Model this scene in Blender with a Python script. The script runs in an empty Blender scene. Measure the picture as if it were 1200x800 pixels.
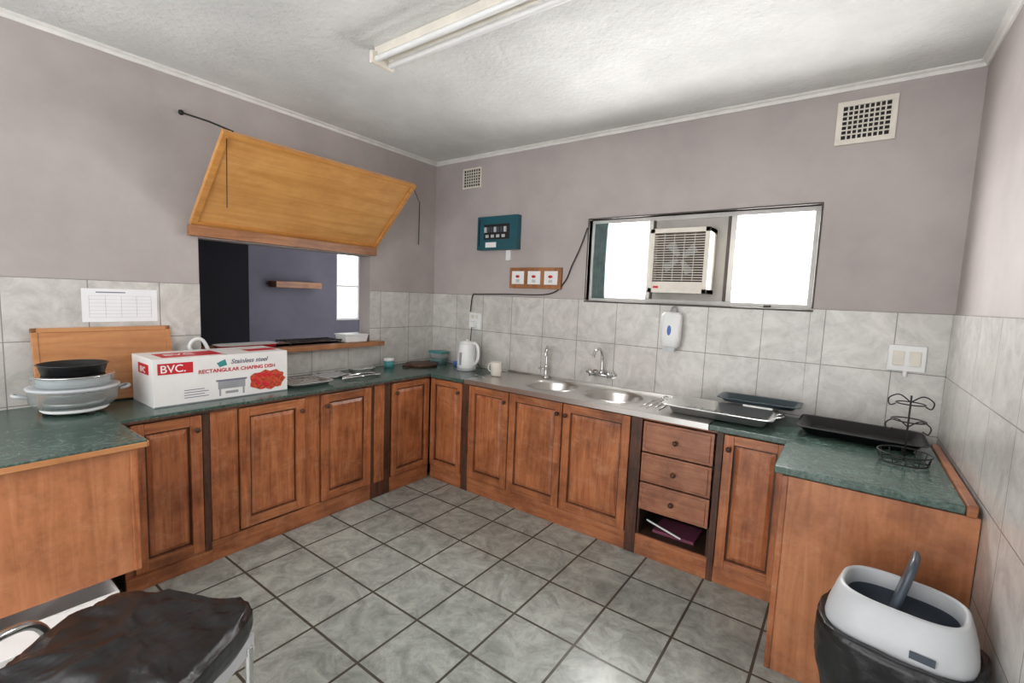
import bpy, bmesh, math, random
from mathutils import Vector, Matrix, noise
random.seed(4)
W=3.823; H=2.823; T=1.567; FRONT=-4.6
C=bpy.context.scene.collection
sc=bpy.context.scene
sc.view_settings.view_transform='Standard'
sc.view_settings.look='None'
sc.view_settings.exposure=0.1

# ---------------------------------------------------------------- materials
def lin(c):
    return tuple(((v/255)/12.92 if v/255<=.04045 else ((v/255+.055)/1.055)**2.4) for v in c)+(1,)
class NT:
    def __init__(s,name):
        s.m=bpy.data.materials.new(name); s.m.use_nodes=True; s.t=s.m.node_tree; s.n=s.t.nodes
        s.b=s.n['Principled BSDF']; s.pos=s.n.new('ShaderNodeNewGeometry').outputs['Position']
    def l(s,a,b): s.t.links.new(a,b)
    def map(s,sc=(1,1,1),loc=(0,0,0),src=None):
        m=s.n.new('ShaderNodeMapping'); m.inputs['Scale'].default_value=sc; m.inputs['Location'].default_value=loc
        s.l(src or s.pos,m.inputs['Vector']); return m.outputs[0]
    def noise(s,scale,vec=None,detail=4,rough=.55,dist=0):
        n=s.n.new('ShaderNodeTexNoise'); n.inputs['Scale'].default_value=scale; n.inputs['Detail'].default_value=detail
        n.inputs['Roughness'].default_value=rough; n.inputs['Distortion'].default_value=dist
        s.l(vec or s.pos,n.inputs['Vector']); return n.outputs[0]
    def ramp(s,f,stops):
        r=s.n.new('ShaderNodeValToRGB'); e=r.color_ramp.elements
        while len(e)<len(stops): e.new(.5)
        for i,(p,c) in enumerate(stops): e[i].position=p; e[i].color=c
        s.l(f,r.inputs[0]); return r.outputs[0]
    def mix(s,f,a,b,mode='MIX'):
        m=s.n.new('ShaderNodeMix'); m.data_type='RGBA'; m.blend_type=mode
        for v,i in ((f,0),(a,6),(b,7)):
            if isinstance(v,(int,float)): m.inputs[i].default_value=v
            elif isinstance(v,tuple): m.inputs[i].default_value=v
            else: s.l(v,m.inputs[i])
        return m.outputs[2]
    def bump(s,h,strength=.3,dist=.01,inv=False):
        b=s.n.new('ShaderNodeBump'); b.inputs['Strength'].default_value=strength; b.inputs['Distance'].default_value=dist
        b.invert=inv; s.l(h,b.inputs['Height']); s.l(b.outputs[0],s.b.inputs['Normal'])
    def fin(s,col=None,rough=.5,metal=0,spec=None):
        if col is not None:
            if isinstance(col,tuple): s.b.inputs['Base Color'].default_value=col
            else: s.l(col,s.b.inputs['Base Color'])
        s.b.inputs['Roughness'].default_value=rough; s.b.inputs['Metallic'].default_value=metal
        if spec is not None: s.b.inputs['Specular IOR Level'].default_value=spec
        return s.m
def plain(name,c,rough=.5,metal=0,var=.08,scale=12):
    t=NT(name); f=t.noise(scale); c0=lin(c)
    a=tuple(min(1,v*(1+var)) for v in c0[:3])+(1,); b=tuple(v*(1-var) for v in c0[:3])+(1,)
    return t.fin(t.ramp(f,[(.3,b),(.7,a)]),rough,metal)
def wood(name,dark,mid,light,axis='z',rough=.42,g=1.0,dirt=.5,wear=0):
    t=NT(name)
    s={'z':(14,14,1.1),'x':(1.1,14,14),'y':(14,1.1,14)}[axis]
    v=t.map(tuple(k*g for k in s))
    f=t.noise(2.2,v,6,.6,1.2)
    col=t.ramp(f,[(.25,lin(dark)),(.5,lin(mid)),(.75,lin(light))])
    if wear:
        w=t.noise(7,t.map((1,1,1.6),(2,5,1)),8,.75,.6)
        wm=t.ramp(w,[(.53,(0,0,0,1)),(.68,(wear,wear,wear,1))])
        col=t.mix(wm,col,lin((200,146,112)))
    d=t.noise(3.2,None,6,.72)
    dm=t.ramp(d,[(.36,(1-dirt,(1-dirt)*.95,(1-dirt)*.95,1)),(.56,(1,1,1,1))])
    col=t.mix(1.0,col,dm,'MULTIPLY')
    t.bump(f,.12,.003)
    return t.fin(col,rough)
def tiles(name,u,v,pitch,mort,tile_a,tile_b,grout,off=(0,0),rough=.25,bs=.4,vein=.86,vs=22):
    t=NT(name)
    sep=t.n.new('ShaderNodeSeparateXYZ'); t.l(t.pos,sep.inputs[0])
    cmb=t.n.new('ShaderNodeCombineXYZ'); t.l(sep.outputs[u],cmb.inputs[0]); t.l(sep.outputs[v],cmb.inputs[1])
    mp=t.map((1,1,1),(off[0],off[1],0),cmb.outputs[0])
    b=t.n.new('ShaderNodeTexBrick'); b.offset=0; b.squash=1
    b.inputs['Scale'].default_value=1; b.inputs['Mortar Size'].default_value=mort; b.inputs['Mortar Smooth'].default_value=.15
    b.inputs['Brick Width'].default_value=pitch; b.inputs['Row Height'].default_value=pitch; b.inputs['Bias'].default_value=0
    b.inputs['Color1'].default_value=(.93,.93,.93,1); b.inputs['Color2'].default_value=(1,1,1,1); b.inputs['Mortar'].default_value=(1,1,1,1)
    t.l(mp,b.inputs['Vector'])
    f=t.noise(5,None,8,.68,1.5); f2=t.noise(vs,None,7,.72,1.2)
    col=t.ramp(f,[(.36,lin(tile_a)),(.62,lin(tile_b))])
    col=t.mix(1.0,col,t.ramp(f2,[(.38,(vein,vein,vein,1)),(.52,(1,1,1,1))]),'MULTIPLY')
    col=t.mix(1.0,col,b.outputs['Color'],'MULTIPLY')
    gr=t.ramp(t.noise(9),[(.3,tuple(x*.7 for x in lin(grout)[:3])+(1,)),(.7,lin(grout))])
    col=t.mix(b.outputs['Fac'],col,gr)
    ma=t.n.new('ShaderNodeMath'); ma.operation='MULTIPLY_ADD'; t.l(f2,ma.inputs[0]); ma.inputs[1].default_value=-.25; t.l(b.outputs['Fac'],ma.inputs[2])
    t.bump(ma.outputs[0],bs,.004,True)
    return t.fin(col,rough)
def paint(name,a,b,rough=.75,bs=.15,bscale=40,dist=.003):
    t=NT(name); f=t.noise(1.6,None,5,.6)
    col=t.ramp(f,[(.35,lin(a)),(.65,lin(b))]); t.bump(t.noise(bscale,None,6,.6),bs,dist)
    return t.fin(col,rough)

M={}
M['wall']=paint('mauve_wall_paint',(168,159,157),(183,175,172))
M['ceil']=paint('textured_ceiling_paint',(212,213,211),(230,231,229),.85,.8,30,.014)
M['white']=plain('white_gloss_paint',(226,224,220),.4)
M['tb']=tiles('wall_tile_back',0,2,.3265,.0026,(192,189,184),(214,211,206),(150,145,138),(0,.0660),.2,.4,.9,9)
M['ts']=tiles('wall_tile_side',1,2,.3265,.0026,(192,189,184),(214,211,206),(150,145,138),(0,.0660),.2,.4,.9,9)
M['floor']=tiles('floor_tile',0,1,.336,.0065,(138,144,138),(176,181,174),(80,77,69),(-2.165+.336*9,1.51+.336*15),.24,.6,.80,15)
M['cab']=wood('cabinet_wood',(128,70,40),(172,104,64),(194,128,84),'z',.36,1,.42,.5)
M['cabh']=wood('cabinet_wood_horizontal',(126,70,42),(166,102,64),(190,126,84),'x',.36,1,.48,.45)
M['caby']=wood('cabinet_wood_side',(126,70,42),(166,102,64),(190,126,84),'y',.36,1,.48,.45)
M['panel']=wood('veneer_panel',(160,100,64),(182,118,78),(198,136,96),'z',.4,.6,.34,.35)
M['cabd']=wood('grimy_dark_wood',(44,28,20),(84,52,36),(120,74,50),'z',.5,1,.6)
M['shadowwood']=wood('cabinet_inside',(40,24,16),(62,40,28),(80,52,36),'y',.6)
M['drawer']=wood('drawer_front_wood',(122,76,56),(158,104,76),(178,124,94),'x',.4,.6,.35,.4)
M['pine']=wood('varnished_pine',(196,138,72),(212,156,90),(224,172,108),'y',.3,.5,.12)
M['pinef']=wood('pine_frame',(186,124,60),(204,144,76),(214,158,90),'y',.3,.8,.15)
M['pinel']=wood('pine_lintel',(132,84,52),(162,108,68),(182,128,84),'y',.4,.9,.35)
M['boardw']=wood('tray_wood',(168,110,64),(190,132,84),(204,150,98),'y',.45,.6,.15)
def green():
    t=NT('green_marble_laminate'); f=t.noise(16,None,8,.75,2); g=t.noise(70,None,4,.6)
    c=t.ramp(f,[(.36,lin((36,56,50))),(.5,lin((62,86,78))),(.68,lin((104,124,114)))])
    c=t.mix(.35,c,t.ramp(g,[(.4,lin((38,54,48))),(.62,lin((98,118,108)))]))
    return t.fin(c,.24)
M['green']=green()
def steel(name,c,rough,sc=(1,60,1),metal=.95):
    t=NT(name); f=t.noise(6,t.map(sc),4); col=t.ramp(f,[(.3,tuple(v*.85 for v in lin(c)[:3])+(1,)),(.7,lin(c))])
    t.bump(t.noise(30),.05,.002); return t.fin(col,rough,metal)
M['steel']=steel('brushed_stainless',(206,203,198),.28)
M['steelb']=steel('polished_stainless',(226,226,224),.33,(1,1,1),.8)
M['chrome']=steel('chrome',(215,215,215),.12)
M['black']=plain('black_enamel',(26,27,29),.3)
M['blackm']=plain('black_matte',(20,20,20),.6)
M['teal']=plain('teal_enamel',(26,84,96),.35)
M['pan']=plain('dark_slate_tray',(60,76,84),.3,.2)
M['cream']=plain('cream_plastic',(222,216,204),.45)
M['wplas']=plain('white_plastic',(232,233,232),.35,0,.03)
M['gplas']=plain('light_grey_plastic',(188,191,194),.4,0,.04)
M['dgplas']=plain('dark_grey_plastic',(66,74,84),.35)
M['bronze']=plain('window_frame_metal',(70,64,58),.5,.3)
M['wframe']=plain('window_frame_white',(206,204,200),.45)
M['paper']=plain('paper',(236,236,238),.8,0,.02)
M['carton']=plain('carton_white',(230,228,226),.55,0,.03)
M['red']=plain('print_red',(196,28,40),.5)
M['food']=plain('print_food',(188,70,40),.5,0,.6,60)
M['grey']=plain('print_grey',(150,152,156),.5)
M['ink']=plain('print_ink',(110,110,128),.7)
M['blue']=plain('blue_plastic',(70,110,180),.4)
M['teallid']=plain('teal_plastic',(60,140,140),.4)
M['acboard']=plain('grey_filler_board',(180,176,170),.7,0,.12,5)
M['dark']=plain('dark_void',(24,22,22),.7)
M['brownvoid']=plain('dark_brown_void',(84,70,62),.7)
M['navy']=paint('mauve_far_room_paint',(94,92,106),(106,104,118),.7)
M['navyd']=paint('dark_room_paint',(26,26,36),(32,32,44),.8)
M['curt']=plain('dark_teal_fabric',(88,106,104),.8,0,.2,20)
M['pink']=plain('magenta_print',(120,60,84),.7)
def bagm():
    t=NT('black_plastic_film'); t.bump(t.noise(16,None,8,.65,1.0),.5,.01); return t.fin(lin((18,19,21)),.27,0,.6)
M['bag']=bagm()
def glassm(name,c,a):
    t=NT(name); t.fin(lin(c),.06); t.b.inputs['Alpha'].default_value=a; return t.m
M['glass']=glassm('clear_glass',(170,180,180),.42)
M['pane']=glassm('window_glass',(240,245,250),.12)

# ---------------------------------------------------------------- builder
class B:
    def __init__(s,name,parent=None): s.name=name; s.bm=bmesh.new(); s.mats=[]; s.parent=parent
    def mi(s,m):
        m=M[m]
        if m not in s.mats: s.mats.append(m)
        return s.mats.index(m)
    def face(s,vs,m,sm=False):
        try:
            f=s.bm.faces.new(vs); f.material_index=m; f.smooth=sm; return f
        except ValueError: return None
    def hexa(s,p,m,X=None):
        i=s.mi(m); v=[s.bm.verts.new(X@Vector(q) if X else Vector(q)) for q in p]
        for f in ((3,2,1,0),(4,5,6,7),(0,1,5,4),(1,2,6,5),(2,3,7,6),(3,0,4,7)): s.face([v[k] for k in f],i)
    def box(s,x0,x1,y0,y1,z0,z1,m,X=None):
        x0,x1=sorted((x0,x1));y0,y1=sorted((y0,y1));z0,z1=sorted((z0,z1))
        s.hexa([(x0,y0,z0),(x1,y0,z0),(x1,y1,z0),(x0,y1,z0),(x0,y0,z1),(x1,y0,z1),(x1,y1,z1),(x0,y1,z1)],m,X)
    def loft(s,rings,m,seg=32,cap0=True,cap1=True,X=None,sm=True):
        """rings: (cx,cy,z,rx,ry,power)"""
        i=s.mi(m) if isinstance(m,str) else None
        R=[]
        for k,(cx,cy,z,rx,ry,pw) in enumerate(rings):
            r=[]
            for j in range(seg):
                a=2*math.pi*j/seg; c,n=math.cos(a),math.sin(a)
                x=cx+rx*math.copysign(abs(c)**(2/pw),c); y=cy+ry*math.copysign(abs(n)**(2/pw),n)
                q=Vector((x,y,z)); r.append(s.bm.verts.new(X@q if X else q))
            R.append(r)
        for k in range(len(R)-1):
            mm=i if i is not None else s.mi(m[k])
            for j in range(seg): s.face([R[k][j],R[k][(j+1)%seg],R[k+1][(j+1)%seg],R[k+1][j]],mm,sm)
        if cap0: s.face(R[0][::-1],i if i is not None else s.mi(m[0]))
        if cap1: s.face(R[-1],i if i is not None else s.mi(m[-1]))
        return R
    def lathe(s,c,prof,m,seg=32,cap0=True,cap1=True,X=None):
        return s.loft([(c[0],c[1],c[2]+z,r,r,2) for r,z in prof],m,seg,cap0,cap1,X)
    def tube(s,pts,r,m,seg=8,closed=False,smooth=True,sub=6):
        i=s.mi(m); P=[Vector(p) for p in pts]
        if smooth and len(P)>2:
            Q=[];n=len(P)
            rng=range(n if closed else n-1)
            for k in rng:
                p0=P[(k-1)%n] if closed or k>0 else P[k]; p1=P[k]; p2=P[(k+1)%n]; p3=P[(k+2)%n] if closed or k+2<n else p2
                for j in range(sub):
                    t=j/sub; Q.append(.5*((2*p1)+(p2-p0)*t+(2*p0-5*p1+4*p2-p3)*t*t+(3*p1-p0-3*p2+p3)*t**3))
            if not closed: Q.append(P[-1])
            P=Q
        n=len(P); R=[]; N=None
        for k in range(n):
            if closed: d=P[(k+1)%n]-P[k-1]
            else: d=P[min(k+1,n-1)]-P[max(k-1,0)]
            d.normalize()
            if N is None:
                N=d.cross(Vector((0,0,1)))
                if N.length<.05: N=d.cross(Vector((1,0,0)))
            N=(N-d*N.dot(d)).normalized(); Bn=d.cross(N)
            R.append([s.bm.verts.new(P[k]+N*math.cos(2*math.pi*j/seg)*r+Bn*math.sin(2*math.pi*j/seg)*r) for j in range(seg)])
        for k in range(n if closed else n-1):
            a,b=R[k],R[(k+1)%n]
            for j in range(seg): s.face([a[j],a[(j+1)%seg],b[(j+1)%seg],b[j]],i,True)
        if not closed: s.face(R[0][::-1],i); s.face(R[-1],i)
    def ring(s,c,rx,ry,r,m,n=28,z=None):
        s.tube([(c[0]+rx*math.cos(2*math.pi*k/n),c[1]+ry*math.sin(2*math.pi*k/n),c[2]) for k in range(n)],r,m,6,True,False)
    def ball(s,c,r,m,seg=16):
        rs=r if isinstance(r,tuple) else (r,r,r)
        s.loft([(c[0],c[1],c[2]+rs[2]*math.sin(a),rs[0]*math.cos(a)+1e-4,rs[1]*math.cos(a)+1e-4,2) for a in [math.pi*(k/10-.5) for k in range(11)]],m,seg)
    def done(s,bevel=0,seg=2,solid=0):
        bmesh.ops.recalc_face_normals(s.bm,faces=s.bm.faces)
        vs=[v.co for v in s.bm.verts]
        c=Vector([(min(v[k] for v in vs)+max(v[k] for v in vs))/2 for k in range(3)])
        if s.parent: c=Vector((0,0,0))
        for v in s.bm.verts: v.co-=c
        me=bpy.data.meshes.new(s.name); s.bm.to_mesh(me); s.bm.free()
        for m in s.mats: me.materials.append(m)
        o=bpy.data.objects.new(s.name,me); o.location=c; C.objects.link(o)
        if s.parent: o.parent=s.parent
        if solid:
            q=o.modifiers.new('s','SOLIDIFY'); q.thickness=solid; q.offset=0
        if bevel:
            q=o.modifiers.new('b','BEVEL'); q.width=bevel; q.segments=seg; q.limit_method='ANGLE'; q.angle_limit=.6
        return o

# ---------------------------------------------------------------- room shell
b=B('floor'); b.box(-.15,W+.15,FRONT,.2,-.1,0,'floor'); b.done()
b=B('ceiling'); b.box(-.15,W+.15,FRONT,.2,H,H+.1,'ceil'); b.done()
HY0,HY1,HZ0,HZ1=-2.07,-.765,1.13,1.86
b=B('wall_left')
b.box(-.14,0,FRONT,HY0,0,H,'wall'); b.box(-.14,0,HY1,.2,0,H,'wall'); b.box(-.14,0,HY0,HY1,HZ1,H,'wall'); b.box(-.14,0,HY0,HY1,0,HZ0,'wall'); b.done()
WX0,WX1,WZ0,WZ1=1.69,3.19,1.56,2.18
b=B('wall_back')
b.box(0,WX0,0,.2,0,H,'wall'); b.box(WX1,W,0,.2,0,H,'wall'); b.box(WX0,WX1,0,.2,WZ1,H,'wall'); b.box(WX0,WX1,0,.2,0,WZ0,'wall'); b.done()
b=B('wall_right'); b.box(W,W+.15,FRONT,.2,0,H,'wall'); b.done()
tk=.008
b=B('trim_1'); b.box(0,WX0,-tk,0,.87,T,'tb'); b.box(WX0,WX1,-tk,0,.87,WZ0,'tb'); b.box(WX1,W-tk,-tk,0,.87,T,'tb'); b.done(.002)
b=B('trim_2'); b.box(0,tk,FRONT,HY0,0,T,'ts'); b.box(0,tk,HY1,-tk,.87,T,'ts'); b.box(0,tk,HY0,HY1,.87,HZ0-.02,'ts'); b.done(.002)
b=B('trim_3'); b.box(W-tk,W,FRONT,0,0,T,'ts'); b.done(.002)
def cornice(name,p):
    b=B(name); prof=[(0,0),(0,-.03),(.008,-.03),(.014,-.015),(.03,-.008),(.03,0)]
    n=len(prof); i=b.mi('white')
    rings=[[b.bm.verts.new(p(k,u,v)) for u,v in prof] for k in (0,1)]
    for j in range(n): b.face([rings[0][j],rings[0][(j+1)%n],rings[1][(j+1)%n],rings[1][j]],i)
    b.face(rings[0],i); b.face(rings[1][::-1],i); b.done()
cornice('trim_4',lambda k,u,v:Vector((u,FRONT if k==0 else 0,H+v)))
cornice('trim_5',lambda k,u,v:Vector((0 if k==0 else W,-u,H+v)))
cornice('trim_6',lambda k,u,v:Vector((W-u,FRONT if k==0 else 0,H+v)))

# ---------------------------------------------------------------- room beyond the hatch
b=B('wall_far_room'); fx=-2.6
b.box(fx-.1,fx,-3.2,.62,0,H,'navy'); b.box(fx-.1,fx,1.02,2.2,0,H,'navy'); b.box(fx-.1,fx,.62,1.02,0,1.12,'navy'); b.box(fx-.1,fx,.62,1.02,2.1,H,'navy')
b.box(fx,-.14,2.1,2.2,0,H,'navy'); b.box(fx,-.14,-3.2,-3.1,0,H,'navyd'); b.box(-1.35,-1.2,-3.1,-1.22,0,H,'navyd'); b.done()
b=B('floor_far_room'); b.box(fx-.1,-.15,-3.2,2.2,-.1,0,'floor'); b.done()
b=B('ceiling_far_room'); b.box(fx-.1,-.15,-3.2,2.2,H,H+.1,'ceil'); b.done()
b=B('wall_shelf'); b.box(fx,fx+.18,-.34,.28,1.56,1.64,'pinel'); b.done(.005)
b=B('window_2')
for y in (.62,.99): b.box(fx-.06,fx-.02,y,y+.03,1.12,2.1,'white')
for z in (1.12,1.6,2.07): b.box(fx-.06,fx-.02,.65,.99,z,z+.03,'white')
b.done()
b=B('curtain'); 
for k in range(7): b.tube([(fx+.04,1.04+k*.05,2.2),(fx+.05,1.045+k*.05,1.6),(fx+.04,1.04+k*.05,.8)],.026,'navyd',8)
b.done()

# ---------------------------------------------------------------- hatch
b=B('hatch_sill')
b.box(-.30,.085,HY0+.002,HY1-.002,HZ0-.02,HZ0,'pinel'); b.box(.009,.085,HY1-.002,HY1+.09,HZ0-.02,HZ0,'pinel')
b.box(.085,.1,HY0,HY1+.09,HZ0-.035,HZ0+.002,'pinel'); b.done(.003)
hy0,hy1=-2.13,-.74
b=B('hatch_flap')
b.box(.002,.06,hy0,hy1,1.865,1.93,'pinel')
L=.68
def fm(y0,y1,u0,u1,w0,w1,m):
    a=math.atan2(.465,.48); d=Vector((math.cos(a),0,math.sin(a))); n=Vector((math.sin(a),0,-math.cos(a))); o=Vector((.03,0,1.935))
    p=[]
    for w in (w0,w1):
        for (y,u) in ((y0,u0),(y1,u0),(y1,u1),(y0,u1)):
            q=o+d*u+n*w; q.y=y; p.append(tuple(q))
    b.hexa(p,m)
fm(hy0+.005,hy1+.01,0,L,-.02,-.006,'pine')
fm(hy0+.005,hy1+.01,0,.03,-.006,.010,'pinef'); fm(hy0+.005,hy1+.01,L-.025,L,-.006,.012,'pinef')
fm(hy0+.005,hy0+.04,.03,L-.025,-.006,.012,'pinef'); fm(hy1-.02,hy1+.01,.03,L-.025,-.006,.012,'pinef')
b.tube([(.51,hy0+.06,2.42),(.3,hy0+.02,2.5),(.02,-2.15,2.59)],.006,'blackm',6,smooth=False)
b.ball((.02,-2.15,2.59),.016,'blackm',8)
b.tube([(.5,hy0+.03,2.38),(.49,hy0+.03,2.0)],.003,'blackm',6)
b.tube([(.44,-1.0,2.37),(.44,-1.0,2.43),(.4,-.93,2.42)],.005,'blackm',6)
b.tube([(.52,hy1-.02,2.40),(.25,-.5,2.44),(.012,-.23,2.42)],.003,'blackm',6)
b.tube([(.012,-.22,2.42),(.012,-.225,2.02)],.004,'blackm',6)
b.done(.003)

# ---------------------------------------------------------------- cabinets
def knob(b,p,n,m='cabd'):
    P=Vector(p); N=Vector(n); b.tube([P,P+N*.018],.007,m,8,smooth=False); q=P+N*.024; b.ball(q,(.015,.015,.015),m,12)
class Run:
    def __init__(s,b,kind,plane): s.b=b; s.k=kind; s.p=plane
    def P(s,u,z,w): return (s.p+w,u,z) if s.k=='L' else (u,s.p-w,z)
    def slab(s,u0,u1,z0,z1,w0,w1,m,ins=0):
        u0,u1=sorted((u0,u1))
        q=[s.P(u,z,w0) for u,z in ((u0,z0),(u1,z0),(u1,z1),(u0,z1))]+[s.P(u,z,w1) for u,z in ((u0+ins,z0+ins),(u1-ins,z0+ins),(u1-ins,z1-ins),(u0+ins,z1-ins))]
        s.b.hexa(q,m)
    def door(s,u0,u1,z0,z1,ks=1,fw=.055):
        h='caby' if s.k=='L' else 'cabh'
        s.slab(u0,u0+fw,z0,z1,.0,.022,'cab'); s.slab(u1-fw,u1,z0,z1,.0,.022,'cab')
        s.slab(u0+fw,u1-fw,z0,z0+fw,0,.021,h); s.slab(u0+fw,u1-fw,z1-fw,z1,0,.021,h)
        g=.009
        s.slab(u0+fw,u1-fw,z0+fw,z1-fw,-.004,.006,'cabd')
        s.slab(u0+fw+g,u1-fw-g,z0+fw+g,z1-fw-g,.006,.016,'cab',.022)
        ku=u1-.028 if ks>0 else u0+.028
        if ks: knob(s.b,s.P(ku,z1-.075,.02),Vector(s.P(0,0,1))-Vector(s.P(0,0,0)))
DZ0,DZ1=.125,.862
b=B('base_cabinet'); r=Run(b,'L',.57)
r.slab(-2.64,-.592,0,.868,-.02,-.004,'cabd')
r.slab(-2.64,-.592,0,.118,-.004,.01,'caby')
r.slab(-2.64,-2.25,.0,.075,.0,.02,'caby')
r.door(-2.60,-2.29,.09,DZ1,1)
r.slab(-2.285,-2.25,.0,.868,-.004,.014,'cabd')
r.slab(-2.245,-2.10,.12,.868,-.004,.004,'cab')
r.door(-2.095,-1.70,DZ0+.01,DZ1,1)
r.slab(-1.695,-1.585,.12,.868,-.004,.004,'cab')
r.door(-1.58,-1.185,DZ0,DZ1,-1)
r.slab(-1.18,-1.0,0,.868,-.004,.012,'cabd'); r.slab(-1.15,-1.06,.12,.868,.0,.016,'cab')
r.door(-.985,-.60,DZ0,DZ1,-1,.045)
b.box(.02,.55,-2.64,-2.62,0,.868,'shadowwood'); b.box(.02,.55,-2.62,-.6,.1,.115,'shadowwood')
b.done(.003)
b=B('base_cabinet'); r=Run(b,'B',-.57)
r.slab(.60,2.395,0,.868,-.02,-.004,'cabd'); r.slab(2.395,2.42,0,.868,-.02,0,'cabd'); r.slab(2.845,3.2,0,.868,-.02,-.004,'cabd')
r.slab(.60,2.42,0,.118,-.004,.01,'cabh')
r.door(.60,.945,DZ0,DZ1,1,.045)
r.slab(.95,1.02,0,.868,-.004,.014,'cabd')
r.door(1.025,1.405,DZ0,DZ1,1)
r.door(1.415,1.86,DZ0,DZ1,1)
r.door(1.87,2.345,DZ0,DZ1,-1)
r.slab(2.35,2.42,0,.868,-.004,.016,'cabd')
for z0,z1 in ((.665,.85),(.478,.655),(.30,.468)):
    r.slab(2.43,2.835,z0,z1,0,.02,'drawer'); r.slab(2.445,2.82,z0+.012,z1-.012,.02,.026,'drawer',.004)
    knob(b,(2.63,-.594,(z0+z1)/2),(0,-1,0))
r.slab(2.42,2.845,.855,.868,-.02,.004,'cabh')
for z in (.295,.472,.66): r.slab(2.42,2.845,z-.004,z+.004,-.02,-.004,'blackm')
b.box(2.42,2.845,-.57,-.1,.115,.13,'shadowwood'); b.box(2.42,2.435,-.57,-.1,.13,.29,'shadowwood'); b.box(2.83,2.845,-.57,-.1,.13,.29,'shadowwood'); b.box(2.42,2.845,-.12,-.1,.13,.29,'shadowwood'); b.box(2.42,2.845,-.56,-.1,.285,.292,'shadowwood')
r.slab(2.42,2.845,0,.13,-.004,.014,'cabh')
b.box(2.5,2.75,-.5,-.3,.131,.15,'pink'); b.tube([(2.46,-.5,.2),(2.68,-.53,.16)],.006,'wplas',8,smooth=False)
r.slab(2.845,2.88,0,.868,-.004,.016,'cabd')
r.door(2.885,3.195,.10,DZ1,-1,.05)
r.slab(2.88,3.2,0,.095,-.004,.012,'cabh')
b.done(.003)
b=B('base_cabinet')
b.box(3.222,3.24,-1.075,-.575,0,.868,'cab'); b.box(3.212,3.222,-1.07,-1.03,0,.868,'cabd'); b.box(3.212,3.222,-.64,-.598,0,.868,'cabd')
b.box(3.212,W-.01,-1.09,-1.075,0,.868,'panel'); b.box(3.212,3.235,-1.095,-1.09,0,.868,'cab'); b.done(.003)
b=B('base_cabinet')
b.box(.02,.985,-4.4,-2.70,.33,.868,'panel'); b.box(.985,.992,-4.4,-2.70,.33,.868,'panel'); b.box(.96,.996,-2.705,-2.68,.33,.868,'cab')
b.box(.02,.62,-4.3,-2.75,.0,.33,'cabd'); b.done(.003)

# ---------------------------------------------------------------- countertops
b=B('countertop')
b.box(.009,.60,-2.65,-.009,.87,.9,'green'); b.box(.60,.98,-.60,-.009,.87,.9,'green')
b.box(.6,.604,-2.65,-.6,.872,.885,'cabd'); b.done(.006,3)
b=B('countertop'); b.box(.009,1.015,-4.4,-2.652,.872,.903,'green'); b.box(1.015,1.022,-4.4,-2.652,.872,.895,'boardw'); b.box(.61,1.018,-2.652,-2.645,.872,.897,'boardw'); b.done(.005,3)
b=B('countertop'); b.box(2.80,3.2,-.60,-.009,.87,.9,'green'); b.box(3.18,3.77,-1.10,-.009,.873,.905,'green')
b.box(3.77,3.80,-1.11,-.2,.872,.915,'cabh'); b.done(.005,3)

b=B('sink_unit'); i=b.mi('steel'); bm=b.bm
X0,X1,Y0,Y1,Z=.98,2.80,-.605,-.009,.906
outer=[bm.verts.new(p) for p in ((X0,Y0,Z),(X1,Y0,Z),(X1,Y1,Z),(X0,Y1,Z))]
edges=[bm.edges.new((outer[k],outer[(k+1)%4])) for k in range(4)]
SK=[(1.60,-.30),(2.10,-.30)]
for cx,cy in SK:
    n=40; vs=[bm.verts.new((cx+.2*math.cos(2*math.pi*k/n),cy+.2*math.sin(2*math.pi*k/n),Z)) for k in range(n)]
    edges+=[bm.edges.new((vs[k],vs[(k+1)%n])) for k in range(n)]
g=bmesh.ops.triangle_fill(bm,use_beauty=True,edges=edges)
for f in bm.faces: f.material_index=i
for cx,cy in SK:
    b.lathe((cx,cy,Z),[(.212,.0005),(.206,.005),(.2,.003),(.192,-.02),(.184,-.11),(.17,-.14),(.13,-.155),(.03,-.16)],'steel',40,False,True)
    b.lathe((cx,cy,Z-.16),[(.03,.001),(.028,.004)],'dark',16)
b.box(X0,X1,Y0,Y0+.004,Z-.034,Z,'steel')
b.box(X0,X1,Y1-.02,Y1-.002,Z,Z+.012,'steel')
for k in range(4):
    x=2.36+k*.04; b.tube([(x,-.5,Z+.001),(x,-.12,Z+.001)],.004,'steel',6,smooth=False)
b.done()
b=B('swan_neck_tap'); x,y=1.40,-.07
b.lathe((x,y,.907),[(.026,0),(.026,.01),(.016,.02),(.014,.09),(.018,.1),(.01,.12)],'chrome',16)
b.tube([(x,y,1.0),(x,y,1.12),(x+.02,y-.03,1.17),(x+.05,y-.08,1.18),(x+.07,y-.13,1.15),(x+.075,y-.14,1.11)],.010,'chrome',10)
b.tube([(x,y,.98),(x-.04,y-.02,.99)],.008,'chrome',8); b.tube([(x-.04,y-.05,.99),(x-.04,y+.01,.99)],.007,'chrome',8); b.done()
b=B('mixer_tap'); x,y=1.89,-.06
for dx in (-.075,.075):
    b.tube([(x+dx,-.009,1.0),(x+dx,y,1.0)],.014,'chrome',10); b.tube([(x+dx,-.009,1.0),(x+dx,-.016,1.0)],.028,'chrome',14)
    b.tube([(x+dx,y,1.0),(x+dx,y-.045,1.015)],.017,'chrome',10); b.tube([(x+dx-.028,y-.05,1.018),(x+dx+.028,y-.05,1.018)],.009,'chrome',8); b.tube([(x+dx,y-.05,.99),(x+dx,y-.05,1.046)],.009,'chrome',8)
b.tube([(x-.085,y,1.0),(x+.085,y,1.0)],.015,'chrome',10)
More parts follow.
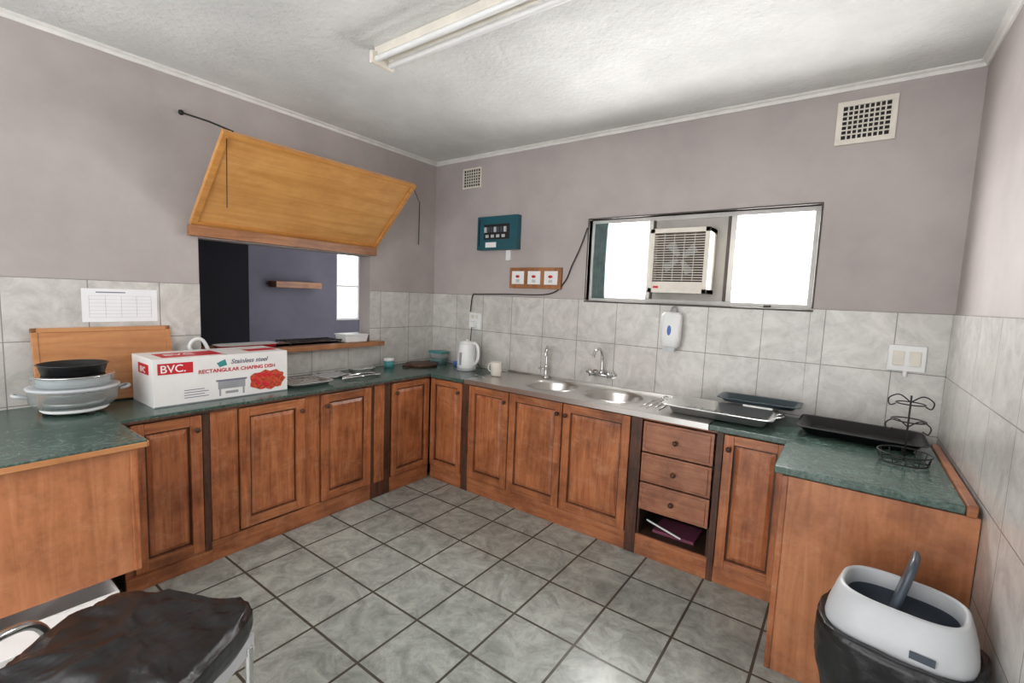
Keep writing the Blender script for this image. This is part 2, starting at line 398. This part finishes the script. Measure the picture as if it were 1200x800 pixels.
b.tube([(x,y,1.0),(x,y,1.12),(x,y-.02,1.18),(x,y-.07,1.205),(x,y-.13,1.19),(x,y-.16,1.15)],.011,'chrome',10); b.ball((x,y,1.02),.022,'chrome',12); b.done()

# ---------------------------------------------------------------- window + unit
b=B('window_1'); fy0,fy1=.05,.09; fw=.03
b.box(WX0,WX1,fy0,fy1,WZ0,WZ0+fw,'wframe'); b.box(WX0,WX1,fy0,fy1,WZ1-fw,WZ1,'wframe'); b.box(WX0,WX0+fw,fy0,fy1,WZ0+fw,WZ1-fw,'wframe'); b.box(WX1-fw,WX1,fy0,fy1,WZ0+fw,WZ1-fw,'wframe')
b.box(2.15,2.18,fy0-.01,fy1,WZ0+fw,WZ1-fw,'wframe'); b.box(2.18,2.195,fy0-.012,fy1,WZ0+fw,WZ1-fw,'bronze')
b.box(2.68,2.70,fy0-.012,fy1,WZ0+fw,WZ1-fw,'bronze'); b.box(2.70,2.735,fy0-.01,fy1,WZ0+fw,WZ1-fw,'wframe')
b.box(WX0+fw,2.15,.068,.072,WZ0+fw,WZ1-fw,'pane'); b.box(2.735,WX1-fw,.068,.072,WZ0+fw,WZ1-fw,'pane')
b.box(WX0-.012,WX1+.012,-.012,0.05,WZ0-.012,WZ0,'bronze')
b.box(WX0-.012,WX0,-.006,0.05,WZ0,WZ1,'bronze'); b.box(WX0-.012,WX1+.01,-.006,0.05,WZ1,WZ1+.01,'bronze'); b.box(WX1,WX1+.01,-.006,.05,WZ0,WZ1,'bronze')
b.box(2.195,2.68,.055,.08,WZ0+fw,WZ1-fw,'acboard')
b.box(2.93,2.97,.03,.05,WZ0+.002,WZ0+.02,'bronze'); b.done(.002)
b=B('window_blind')
for k in range(6): b.tube([(1.735+k*.018,.03,WZ1-.03),(1.732+k*.018,.03,1.85),(1.735+k*.018,.03,WZ0+.02)],.011,'curt',8)
b.done()
b=B('window_air_conditioner')
ax0,ax1,az0,az1,ay=2.225,2.615,1.635,2.065,-.13
b.box(ax0,ax1,ay,.053,az0,az0+.03,'cream'); b.box(ax0,ax1,ay,.053,az1-.03,az1,'cream'); b.box(ax0,ax0+.03,ay,.053,az0,az1,'cream'); b.box(ax1-.03,ax1,ay,.053,az0,az1,'cream')
b.box(ax0+.02,ax1-.02,-.06,.05,az0+.02,az1-.02,'brownvoid')
b.box(ax0+.03,ax1-.03,ay+.004,ay+.02,az0+.03,az0+.075,'cream')
k=az0+.085
while k<az1-.035:
    b.box(ax0+.03,ax1-.03,ay+.01,ay+.022,k,k+.0055,'cream'); k+=.0165
for xx in [ax0+.03+j*.066 for j in range(1,5)]: b.box(xx-.002,xx+.002,ay+.008,ay+.012,az0+.08,az1-.03,'cream')
for a in range(4):
    an=a*2*math.pi/4+.5; cx,cz=(ax0+ax1)/2,(az0+az1)/2+.02
    u=Vector((math.cos(an),0,math.sin(an))); v=Vector((-math.sin(an),0,math.cos(an))); c=Vector((cx,-.075,cz))
    p=[c+u*.02-v*.01,c+u*.02+v*.015,c+u*.12+v*.045+Vector((0,-.02,0)),c+u*.12-v*.02]
    b.hexa([tuple(q) for q in p]+[tuple(q+Vector((0,-.003,0))) for q in p],'grey')
b.box(ax0+.04,ax0+.075,ay-.002,ay+.004,az0+.03,az0+.045,'red')
b.done(.005)

# ---------------------------------------------------------------- back wall fixtures
def vent(name,x0,x1,z0,z1,nx,nz,f=.028):
    b=B(name); y=-.012
    b.box(x0,x1,y,0,z0,z0+f,'cream'); b.box(x0,x1,y,0,z1-f,z1,'cream'); b.box(x0,x0+f,y,0,z0+f,z1-f,'cream'); b.box(x1-f,x1,y,0,z0+f,z1-f,'cream')
    b.box(x0+f,x1-f,-.003,-.001,z0+f,z1-f,'dark')
    for k in range(1,nx): 
        x=x0+f+(x1-x0-2*f)*k/nx; b.box(x-.0035,x+.0035,y+.002,-.001,z0+f,z1-f,'cream')
    for k in range(1,nz):
        z=z0+f+(z1-z0-2*f)*k/nz; b.box(x0+f,x1-f,y+.002,-.001,z-.0035,z+.0035,'cream')
    b.done(.002)
vent('air_vent',.36,.58,2.54,2.72,7,6,.014); vent('air_vent',3.22,3.49,2.50,2.735,9,7)
b=B('distribution_board'); b.box(.60,1.04,-.06,0,1.97,2.26,'teal'); b.box(.68,.96,-.064,-.06,2.06,2.19,'dark')
for k in range(7): b.box(.69+k*.036,.715+k*.036,-.075,-.064,2.12,2.165,'dgplas' if k%3 else 'gplas'); 
for k in range(4): b.box(.70+k*.06,.735+k*.06,-.0655,-.064,2.075,2.10,'gplas')
b.box(.7,.82,-.0635,-.06,1.99,2.035,'paper'); b.box(.62,.63,-.064,-.06,2.0,2.24,'black')
b.box(.90,.95,-.02,0,1.88,1.968,'wplas'); b.done(.004)
b=B('switch_plaque'); b.box(.955,1.47,-.025,-.0,1.64,1.815,'pinel')
for k in range(3):
    x=.985+k*.165; b.box(x,x+.125,-.033,-.025,1.675,1.785,'wplas'); b.ball((x+.06,-.033,1.74),(.022,.004,.012),'red',10); b.box(x+.045,x+.08,-.036,-.033,1.69,1.715,'gplas')
b.done(.003)
b=B('wall_socket'); b.box(.50,.64,-.022,-.008,1.25,1.40,'wplas'); b.box(.53,.56,-.03,-.022,1.35,1.38,'cream'); b.box(.58,.61,-.03,-.022,1.35,1.38,'cream')
b.box(.545,.60,-.07,-.022,1.27,1.32,'wplas'); b.tube([(.57,-.06,1.28),(.6,-.1,1.1),(.72,-.12,.93),(.76,-.12,.915)],.005,'blackm',6); b.done(.004)
b=B('light_switch'); b.box(3.57,3.73,-.028,-.008,1.25,1.39,'wplas')
b.box(3.59,3.64,-.034,-.028,1.28,1.36,'cream'); b.box(3.66,3.71,-.034,-.028,1.28,1.36,'cream'); b.tube([(3.65,-.018,1.25),(3.65,-.018,1.22)],.012,'wplas',8); b.done(.004)
b=B('soap_dispenser')
X=Matrix.Translation((2.39,-.058,1.255))
b.loft([(0,0,0,.045,.03,3),(0,0,.02,.062,.045,3.2),(0,0,.1,.068,.05,3.5),(0,0,.23,.066,.048,3.5),(0,0,.25,.05,.035,3)],'wplas',32,X=X)
b.ball((2.39,-.108,1.38),(.014,.005,.035),'blue',16); b.box(2.35,2.43,-.1,-.06,1.235,1.262,'gplas')
b.tube([(2.37,-.03,1.5),(2.375,-.03,1.53),(2.39,-.03,1.545),(2.405,-.03,1.53),(2.41,-.03,1.5)],.005,'grey',6); b.done()
b=B('power_cable'); b.tube([(1.68,-.016,2.12),(1.63,-.016,1.98),(1.56,-.016,1.83),(1.50,-.016,1.70),(1.36,-.016,1.60),(.95,-.016,1.585),(.6,-.016,1.575),(.53,-.016,1.56),(.52,-.03,1.41)],.005,'blackm',6); b.done()
b=B('wall_notice'); b.box(tk,tk+.003,-2.64,-2.30,1.335,1.52,'paper')
for k in range(7): b.box(tk+.003,tk+.0035,-2.61,-2.33,1.36+k*.02,1.3608+k*.02,'grey')
for k in range(5): b.box(tk+.003,tk+.0035,-2.61+k*.07,-2.609+k*.07,1.36,1.48,'grey')
b.box(tk+.003,tk+.0035,-2.58,-2.45,1.497,1.503,'ink'); b.done()

b=B('fluorescent_light'); x0,x1=1.27,2.80; yc=-1.665
b.box(x0,x1,yc-.04,yc+.04,H-.045,H-.001,'cream')
for dy in (-.045,.045):
    b.tube([(x0+.02,yc+dy,H-.068),(x1-.02,yc+dy,H-.068)],.014,'wplas',14,smooth=False)
for x in (x0,x1-.025): b.box(x,x+.025,yc-.07,yc+.07,H-.09,H-.03,'cream')
b.done(.003)

# ---------------------------------------------------------------- counter objects
def root(name,loc):
    e=bpy.data.objects.new(name,None); e.location=loc; e.empty_display_size=.1; C.objects.link(e); return e
CZ=.901
def text(s,parent,loc,size,mat,rot=(math.pi/2,0,math.pi/2),name='print',shear=0,align='LEFT'):
    t=bpy.data.curves.new(name,'FONT'); t.body=s; t.size=size; t.extrude=.0006; t.shear=shear; t.align_x=align; t.offset=.0006
    o=bpy.data.objects.new(name,t); o.location=loc; o.rotation_euler=rot; C.objects.link(o); t.materials.append(M[mat]); o.parent=parent; return o
e=root('chafing_dish_carton',(.285,-2.10,CZ))
b=B('carton_body',e); hx,hy,hz=.165,.36,.26
b.box(-hx,hx,-hy,hy,0,hz,'carton')
b.box(-hx-.002,hx,-.003,.003,hz,hz+.001,'grey')
b.box(-.06,.10,-hy-.0015,-hy,.17,.225,'red')
f=hx
b.box(f,f+.001,-hy+.02,-hy+.185,.175,.235,'red')
b.box(-hx+.1,hx-.05,-.3,.0,hz,hz+.0012,'red'); b.box(-.02,.08,.16,.34,hz,hz+.001,'red')
b.box(f,f+.001,-hy,hy,.0,.006,'grey')
b.box(f,f+.001,-.05,.10,.06,.105,'grey'); b.box(f,f+.001,-.06,.11,.105,.115,'ink'); b.box(f,f+.001,-.045,-.035,.02,.06,'grey'); b.box(f,f+.001,.085,.095,.02,.06,'grey'); b.box(f,f+.001,-.01,.06,.03,.045,'grey')
n=22; c=[b.bm.verts.new((f+.0012,.235+.115*math.cos(k*2*math.pi/n)*(1+.12*math.sin(k*5)),.085+.06*math.sin(k*2*math.pi/n)*(1+.15*math.cos(k*3)))) for k in range(n)]
b.face(c,b.mi('food'))
for k in range(14):
    y,z=.235+random.uniform(-.09,.09),.085+random.uniform(-.04,.04); b.ball((f+.001,y,z),(.001,.018,.014),random.choice(['red','food','red']),8)
c=[b.bm.verts.new((f+.0012,y,z)) for y,z in ((-.04,.19),(0,.2),(-.01,.235),(-.055,.215))]; b.face(c,b.mi('teallid'))
for k in range(4): b.box(f,f+.001,-.22,-.12+.02*(k%2),.075-k*.014,.079-k*.014,'ink')
b.done(.003)
text('BVC.',e,(f+.0015,-hy+.03,.185),.058,'wplas')
text('Stainless steel',e,(f+.001,.02,.205),.038,'ink',shear=.3)
text('RECTANGULAR CHAFING DISH',e,(f+.001,-.15,.162),.0305,'red')
text('BVC',e,(-.03,-hy-.002,.178),.045,'wplas',rot=(math.pi/2,0,0))
text('BVC',e,(hx-.12,-.27,hz+.002),.08,'wplas',rot=(0,0,math.pi/2))

b=B('halogen_oven'); c=(.28,-2.735,.904)
for k in range(3):
    a=k*2.09+.4; b.lathe((c[0]+.10*math.cos(a),c[1]+.10*math.sin(a),c[2]),[(.02,0),(.016,.015)],'blackm',12)
b.lathe(c,[(.10,.012),(.12,.015),(.13,.024),(.12,.032)],'wplas',40)
b.lathe(c,[(.115,.032),(.145,.038),(.166,.066),(.170,.125)],'glass',44,True,False)
b.lathe(c,[(.11,.044),(.12,.06),(.115,.064),(.10,.05)],'steel',36,True,True)
b.ring((c[0],c[1],c[2]+.10),.11,.11,.003,'chrome')
for k in range(7):
    yy=-.09+k*.03; hw=math.sqrt(max(0,.11**2-yy*yy)); b.tube([(c[0]-hw,c[1]+yy,c[2]+.10),(c[0]+hw,c[1]+yy,c[2]+.10)],.002,'chrome',5,smooth=False)
b.lathe(c,[(.170,.125),(.176,.13),(.176,.136),(.16,.139)],'gplas',44,False,True)
b.lathe(c,[(.150,.142),(.155,.155),(.155,.188)],'glass',40,False,False)
b.lathe(c,[(.135,.143),(.14,.186)],'gplas',32)
b.lathe(c,[(.156,.188),(.158,.194),(.15,.196)],'chrome',40)
for sx in (-1,1):
    b.tube([(c[0]-.03,c[1]+sx*.172,c[2]+.10),(c[0]-.03,c[1]+sx*.205,c[2]+.11),(c[0]+.0,c[1]+sx*.215,c[2]+.112),(c[0]+.03,c[1]+sx*.205,c[2]+.11),(c[0]+.03,c[1]+sx*.172,c[2]+.1)],.008,'gplas',8)
b.done()
b=B('cake_pan'); c=(c[0],c[1],1.102)
b.lathe(c,[(.118,0),(.130,.045),(.138,.048),(.13,.05)],'black',40,True,False); b.lathe(c,[(.13,.05),(.126,.046),(.114,.006)],'blackm',40,False,True); b.done()
b=B('wooden_tray')
X=Matrix.Translation((.114,-2.545,.908))@Matrix.Rotation(math.radians(-13),4,'Y')
b.box(-.012,0,-.285,.285,0,.40,'boardw',X)
for y0,y1,z0,z1 in ((-.30,-.275,0,.41),(.275,.30,0,.41),(-.30,.30,.385,.41),(-.30,.30,0,.02)): b.box(-.012,.005,y0,y1,z0,z1,'boardw',X)
b.done(.003)
b=B('water_jug')
b.lathe((.06,-2.04,CZ),[(.036,0),(.042,.02),(.04,.2),(.035,.23)],'wplas',24)
b.tube([(.06,-2.07,1.10),(.06,-2.12,1.12),(.06,-2.155,1.17),(.06,-2.13,1.215),(.06,-2.08,1.21),(.06,-2.04,1.12)],.011,'wplas',10); b.done()

sz=HZ0+.001
b=B('takeaway_box'); b.hexa([(-.1,-1.02,sz),(.04,-1.02,sz),(.04,-.82,sz),(-.1,-.82,sz),(-.11,-1.03,sz+.055),(.05,-1.03,sz+.055),(.05,-.81,sz+.055),(-.11,-.81,sz+.055)],'wplas'); b.box(-.115,.055,-1.035,-.805,sz+.055,sz+.068,'wplas'); b.done(.006)
b=B('oven_rack')
for k in range(13): b.tube([(-.15,-1.50+k*.035,sz+.03),(.05,-1.50+k*.035,sz+.03)],.003,'blackm',6,smooth=False)
for x in (-.15,.05): b.tube([(x,-1.51,sz+.03),(x,-1.07,sz+.03)],.005,'blackm',6,smooth=False)
for x in (-.15,.05):
    for y in (-1.5,-1.08): b.tube([(x,y,sz),(x,y,sz+.03)],.004,'blackm',6,smooth=False)
b.done()
b=B('plastic_tray'); b.loft([(-.02,-1.78,sz,.07,.18,5),(-.02,-1.78,sz+.03,.085,.2,5),(-.02,-1.78,sz+.032,.09,.205,5)],['red','wplas','wplas'],40); b.done()
def tray(b,cx,cy,z,rx,ry,h,m,flare=.02,rim=.012,rot=0,pw=6,th=.003,mi=None,X0=None):
    X=Matrix.Translation((cx,cy,z))@Matrix.Rotation(rot,4,'Z')
    if X0: X=X0
    b.loft([(0,0,0,rx-flare,ry-flare,pw),(0,0,h,rx,ry,pw),(0,0,h+.003,rx+rim,ry+rim,pw),(0,0,h+.006,rx+rim,ry+rim,pw),(0,0,h+.004,rx-th,ry-th,pw),(0,0,th,rx-flare-th,ry-flare-th,pw)],m if not mi else [m,m,m,mi,mi],64,X=X)
b=B('baking_tray'); tray(b,.33,-1.55,CZ,.13,.15,.02,'steelb'); b.done()
b=B('cutlery_set')
for k in range(7):
    y=-1.65+k*.033; b.tube([(.26+.01*k,y,CZ+.035),(.38,y+.02*math.sin(k),CZ+.035)],.004,'chrome',6,smooth=False); b.ball((.39,y+.02*math.sin(k),CZ+.035),(.02,.011,.004),'chrome',10)
b.done()
b=B('serving_tongs'); b.tube([(.40,-1.30,CZ+.01),(.43,-1.15,CZ+.02),(.41,-1.0,CZ+.015)],.008,'chrome',8); b.tube([(.40,-1.30,CZ+.02),(.40,-1.13,CZ+.035),(.38,-.99,CZ+.02)],.008,'chrome',8); b.ball((.41,-.99,CZ+.014),(.02,.03,.012),'chrome',10); b.done()
b=B('steel_container'); 
b.loft([(.22,-1.0,CZ,.06,.09,4),(.22,-1.0,CZ+.04,.065,.10,4),(.22,-1.0,CZ+.045,.07,.105,4)],'steelb',32); b.done()
b=B('dish_cloth'); 
n=14; i=b.mi('gplas'); g=[[b.bm.verts.new((.10+.2*u/n,-1.37+.24*v/n,CZ+.006+.03*abs(noise.noise(Vector((u*.4,v*.35,3)))))) for v in range(n+1)] for u in range(n+1)]
for u in range(n):
    for v in range(n): b.face([g[u][v],g[u+1][v],g[u+1][v+1],g[u][v+1]],i,True)
b.done(solid=.004)
b=B('glass_jar'); c=(.14,-.66,CZ); b.lathe(c,[(.035,0),(.042,.01),(.042,.06)],'teallid',24); b.lathe(c,[(.044,.06),(.044,.08),(.03,.084)],'wplas',24); b.done()
b=B('chopping_board'); b.lathe((.23,-.36,CZ),[(.14,0),(.145,.004),(.145,.018),(.14,.022)],'cabd',40); b.box(.2,.26,-.56,-.48,CZ+.002,CZ+.018,'cabd'); b.done()
b=B('food_container'); b.loft([(.22,-.13,CZ,.075,.06,4),(.22,-.13,CZ+.10,.085,.07,4)],'glass',32,True,False); b.loft([(.22,-.13,CZ+.003,.072,.057,4),(.22,-.13,CZ+.04,.076,.062,4)],'teallid',32); b.loft([(.22,-.13,CZ+.10,.09,.075,4),(.22,-.13,CZ+.115,.09,.075,4)],'teallid',32); b.done()
b=B('plastic_tub'); b.loft([(.44,-.1,CZ,.03,.03,3),(.44,-.1,CZ+.04,.038,.038,3)],'blue',24); b.done()
b=B('electric_kettle'); c=(.66,-.22,CZ)
b.lathe(c,[(.085,0),(.088,.012),(.07,.018)],'gplas',32); b.lathe(c,[(.082,.018),(.085,.03),(.08,.14),(.07,.225),(.064,.24)],'wplas',36); b.lathe(c,[(.064,.24),(.05,.253),(.015,.257),(.014,.27),(.001,.272)],'wplas',28)
b.tube([(c[0]+.055,c[1],CZ+.235),(c[0]+.10,c[1]-.01,CZ+.245),(c[0]+.14,c[1]-.015,CZ+.2),(c[0]+.135,c[1]-.01,CZ+.1),(c[0]+.08,c[1],CZ+.05)],.014,'wplas',10)
b.hexa([(c[0]-.06,c[1]-.025,CZ+.18),(c[0]-.06,c[1]+.025,CZ+.18),(c[0]-.09,c[1]+.008,CZ+.225),(c[0]-.09,c[1]-.008,CZ+.225),(c[0]-.05,c[1]-.025,CZ+.235),(c[0]-.05,c[1]+.025,CZ+.235),(c[0]-.095,c[1]+.01,CZ+.238),(c[0]-.095,c[1]-.01,CZ+.238)],'wplas')
b.box(c[0]-.012,c[0]+.012,c[1]-.086,c[1]-.07,CZ+.05,CZ+.16,'grey'); b.done()
b=B('coffee_mug'); c=(1.06,-.30,.908); b.lathe(c,[(.036,0),(.046,.01),(.048,.115)],'cream',28,True,False); b.lathe(c,[(.048,.115),(.044,.115),(.042,.01)],'cream',28,False,True)
b.tube([(c[0]-.045,c[1],c[2]+.095),(c[0]-.08,c[1],c[2]+.09),(c[0]-.083,c[1],c[2]+.045),(c[0]-.045,c[1],c[2]+.025)],.006,'cream',8); b.done()
b=B('teaspoon'); b.tube([(.95,-.42,.912),(1.08,-.48,.912)],.004,'chrome',6); b.ball((.94,-.415,.912),(.02,.013,.004),'chrome',10); b.done()

b=B('serving_tray'); tray(b,2.80,-.36,.909,.28,.15,.045,'steelb',.03,.024,0,10)
for k in range(11): b.tube([(2.60+k*.04,-.47,.917),(2.60+k*.04,-.25,.917)],.004,'steelb',5,smooth=False)
for sx in (-1,1):
    b.tube([(2.80+sx*.295,-.41,.958),(2.80+sx*.33,-.40,.966),(2.80+sx*.33,-.32,.966),(2.80+sx*.295,-.31,.958)],.005,'chrome',6)
b.done()
b=B('roasting_pan'); tray(b,2.98,-.15,.975,.205,.10,.022,'pan',.02,.02,0,9); b.box(2.9,3.06,-.2,-.1,.909,.975,'steelb'); b.done()
b=B('baking_tray'); tray(b,3.47,-.31,.908,.25,.16,.04,'black',.03,.018,-.03,12,mi='blackm')
b.done()
b=B('wire_fruit_stand'); c=(3.63,-.66); z=.909
for zz,rr in ((.006,.085),(.045,.095)): b.ring((c[0],c[1],z+zz),rr,rr,.0032,'blackm')
for k in range(12):
    a=k*math.pi/6; b.tube([(c[0]+.085*math.cos(a),c[1]+.085*math.sin(a),z+.006),(c[0]+.095*math.cos(a),c[1]+.095*math.sin(a),z+.045)],.0022,'blackm',5)
for k in range(6):
    a=k*math.pi/3; b.tube([(c[0],c[1],z+.01),(c[0]+.085*math.cos(a),c[1]+.085*math.sin(a),z+.006)],.0025,'blackm',5)
b.tube([(c[0],c[1],z+.006),(c[0],c[1],z+.3)],.004,'blackm',6)
for s in (-1,1):
    for zz in (.16,.27):
        b.tube([(c[0],c[1],z+zz),(c[0]+s*.04,c[1],z+zz+.03),(c[0]+s*.075,c[1],z+zz+.01),(c[0]+s*.07,c[1],z+zz-.02),(c[0]+s*.05,c[1],z+zz-.012)],.003,'blackm',6)
b.ring((c[0],c[1],z+.19),.06,.06,.003,'blackm'); b.ring((c[0],c[1],z+.265),.05,.05,.003,'blackm'); b.done()

# ---------------------------------------------------------------- bins, chair
def ridge(p,o=4):
    s=0;a=1
    for _ in range(o):
        s+=a*(1-2*abs(noise.noise(p))); p=p*2.03+Vector((5.1,1.3,2.7)); a*=.5
    return s/1.9
def wob(o,amp,sc):
    for v in o.data.vertices:
        n=ridge(Vector((v.co.x*sc,v.co.y*sc,v.co.z*sc*.45))+Vector((3,7,1)))-.5; d=Vector((v.co.x,v.co.y,0)); 
        if d.length>1e-4: v.co+=d.normalized()*n*amp
e=root('swing_bin',(3.592,-1.45,0)); e.rotation_euler=(0,0,math.radians(-9)); e.scale=(.95,.95,1.13)
b=B('bin_body',e); b.loft([(0,0,0,.13,.10,3.2),(0,0,.46,.16,.12,3.2)],'dgplas',40,True,False); b.done()
b=B('bin_bag',e)
def lerp_rings(R,n):
    out=[]
    for a,c in zip(R[:-1],R[1:]):
        for k in range(n): out.append(tuple(x+(y-x)*k/n for x,y in zip(a,c)))
    return out+[R[-1]]
rings=[(0,0,.02,.135,.105,3),(0,0,.1,.15,.118,3),(0,0,.2,.172,.14,3),(0,0,.28,.192,.162,2.8),(0,0,.36,.208,.180,2.8),(0,0,.42,.216,.19,2.8),(0,0,.46,.219,.194,2.8),(0,0,.49,.219,.192,2.9),(0,0,.502,.212,.182,3),(0,0,.498,.195,.155,3.2),(0,0,.47,.185,.145,3.2)]
b.loft(lerp_rings(rings,4),'bag',128,True,False); o=b.done(); wob(o,.02,9)
b=B('bin_lid',e)
b.loft([(0,0,.478,.178,.140,3.4),(0,0,.492,.192,.152,3.4),(0,0,.51,.196,.156,3.4),(0,.004,.535,.192,.152,3.3),(0,.010,.575,.178,.142,3.2),(0,.014,.600,.168,.132,3.1),(0,.015,.606,.160,.124,3),(0,.015,.600,.152,.116,3),(0,.015,.56,.148,.112,3),(0,.015,.46,.142,.106,3)],['gplas']*8+['dgplas'],72,False,True)
b.box(.04,.10,-.160,-.152,.515,.532,'dgplas'); b.done()
b=B('swing_flap',e)
X=Matrix.Translation((-.01,.03,.585))@Matrix.Rotation(math.radians(104),4,'Y')
b.loft([(0,0,-.010,.135,.085,4),(0,0,.0,.142,.092,4),(0,0,.012,.13,.08,4)],'dgplas',32,X=X); b.done()

e=root('chair',(1.735,-2.91,0)); e.rotation_euler=(0,0,math.radians(33))
b=B('seat',e)
b.loft([(0,0,.44,.24,.20,4),(0,0,.455,.25,.21,4),(0,0,.475,.25,.21,4),(0,0,.48,.23,.19,4)],'black',48); b.done()
b=B('plastic_cover',e)
R_=[(0,0,.395,.262,.218,5),(0,0,.42,.276,.232,5),(0,0,.45,.282,.238,5),(0,0,.485,.28,.235,5),(0,0,.503,.262,.218,4.5),(0,0,.512,.2,.17,4),(0,0,.514,.1,.08,3),(0,0,.515,.012,.012,2)]
b.loft(lerp_rings(R_,6),'bag',160,False,True); o=b.done()
for v in o.data.vertices:
    rr=ridge(Vector((v.co.x*5+1,v.co.y*8,v.co.z*6)))-.45
    v.co+=Vector((0,0,1))*rr*.028+Vector((v.co.x,v.co.y,0)).normalized()*rr*.014
b=B('frame',e)
b.box(-.25,.25,-.21,.21,.33,.39,'gplas')
for s in (-1,1):
    b.tube([(s*.25,.18,.36),(s*.25,.18,.03),(s*.25,.15,.0125),(s*.25,-.15,.0125),(s*.25,-.18,.03),(s*.25,-.18,.36)],.0125,'chrome',10,smooth=False)
b.tube([(-.25,.12,.37),(-.31,.08,.39),(-.325,.03,.50),(-.325,-.05,.54),(-.325,-.16,.54),(-.325,-.26,.50),(-.29,-.27,.38),(-.25,-.2,.37)],.014,'chrome',10)
b.done(.008)
b=B('storage_box'); 
X=Matrix.Translation((.86,-2.98,0))
b.box(-.14,.14,-.22,.22,0.001,.012,'carton',X)
for a in ((-.14,-.13,-.22,.22),(.13,.14,-.22,.22),(-.13,.13,-.22,-.21),(-.13,.13,.21,.22)): b.box(*a,.012,.27,'carton',X)
b.hexa([(.14,-.2,.262),(.14,.2,.262),(.23,.21,.22),(.23,-.19,.22),(.14,-.2,.266),(.14,.2,.266),(.23,.21,.224),(.23,-.19,.224)],'carton',X)
b.done(.002)

# ---------------------------------------------------------------- camera
cam=bpy.data.cameras.new('camera'); co=bpy.data.objects.new('camera',cam); C.objects.link(co); sc.camera=co
a,p,r=.6265,.0978,.0404
f=Vector((-math.sin(a)*math.cos(p),math.cos(a)*math.cos(p),-math.sin(p))); R=Vector((math.cos(a),math.sin(a),0)); U=R.cross(f)
R2=R*math.cos(r)+U*math.sin(r); U2=-R*math.sin(r)+U*math.cos(r)
m=Matrix.Identity(4)
for k in range(3): m[k][0]=R2[k]; m[k][1]=U2[k]; m[k][2]=-f[k]
m.translation=Vector((3.3818,-3.3040,1.5711)); co.matrix_world=m
cam.sensor_width=36; cam.lens=543.37/1200*36; cam.clip_start=.02

# ---------------------------------------------------------------- light
w=bpy.data.worlds.new('sky'); sc.world=w; w.use_nodes=True
bg=w.node_tree.nodes['Background']; bg.inputs[0].default_value=(.99,.99,1,1); bg.inputs[1].default_value=3.2
def area(name,loc,rot,sx,sy,power,col=(1,1,1)):
    l=bpy.data.lights.new(name,'AREA'); l.shape='RECTANGLE'; l.size=sx; l.size_y=sy; l.energy=power; l.color=col
    o=bpy.data.objects.new(name,l); o.location=loc; o.rotation_euler=rot; C.objects.link(o); return o
area('window_daylight',(2.45,.19,1.87),(math.radians(-90),0,0),1.4,.58,120,(1,.99,.98))
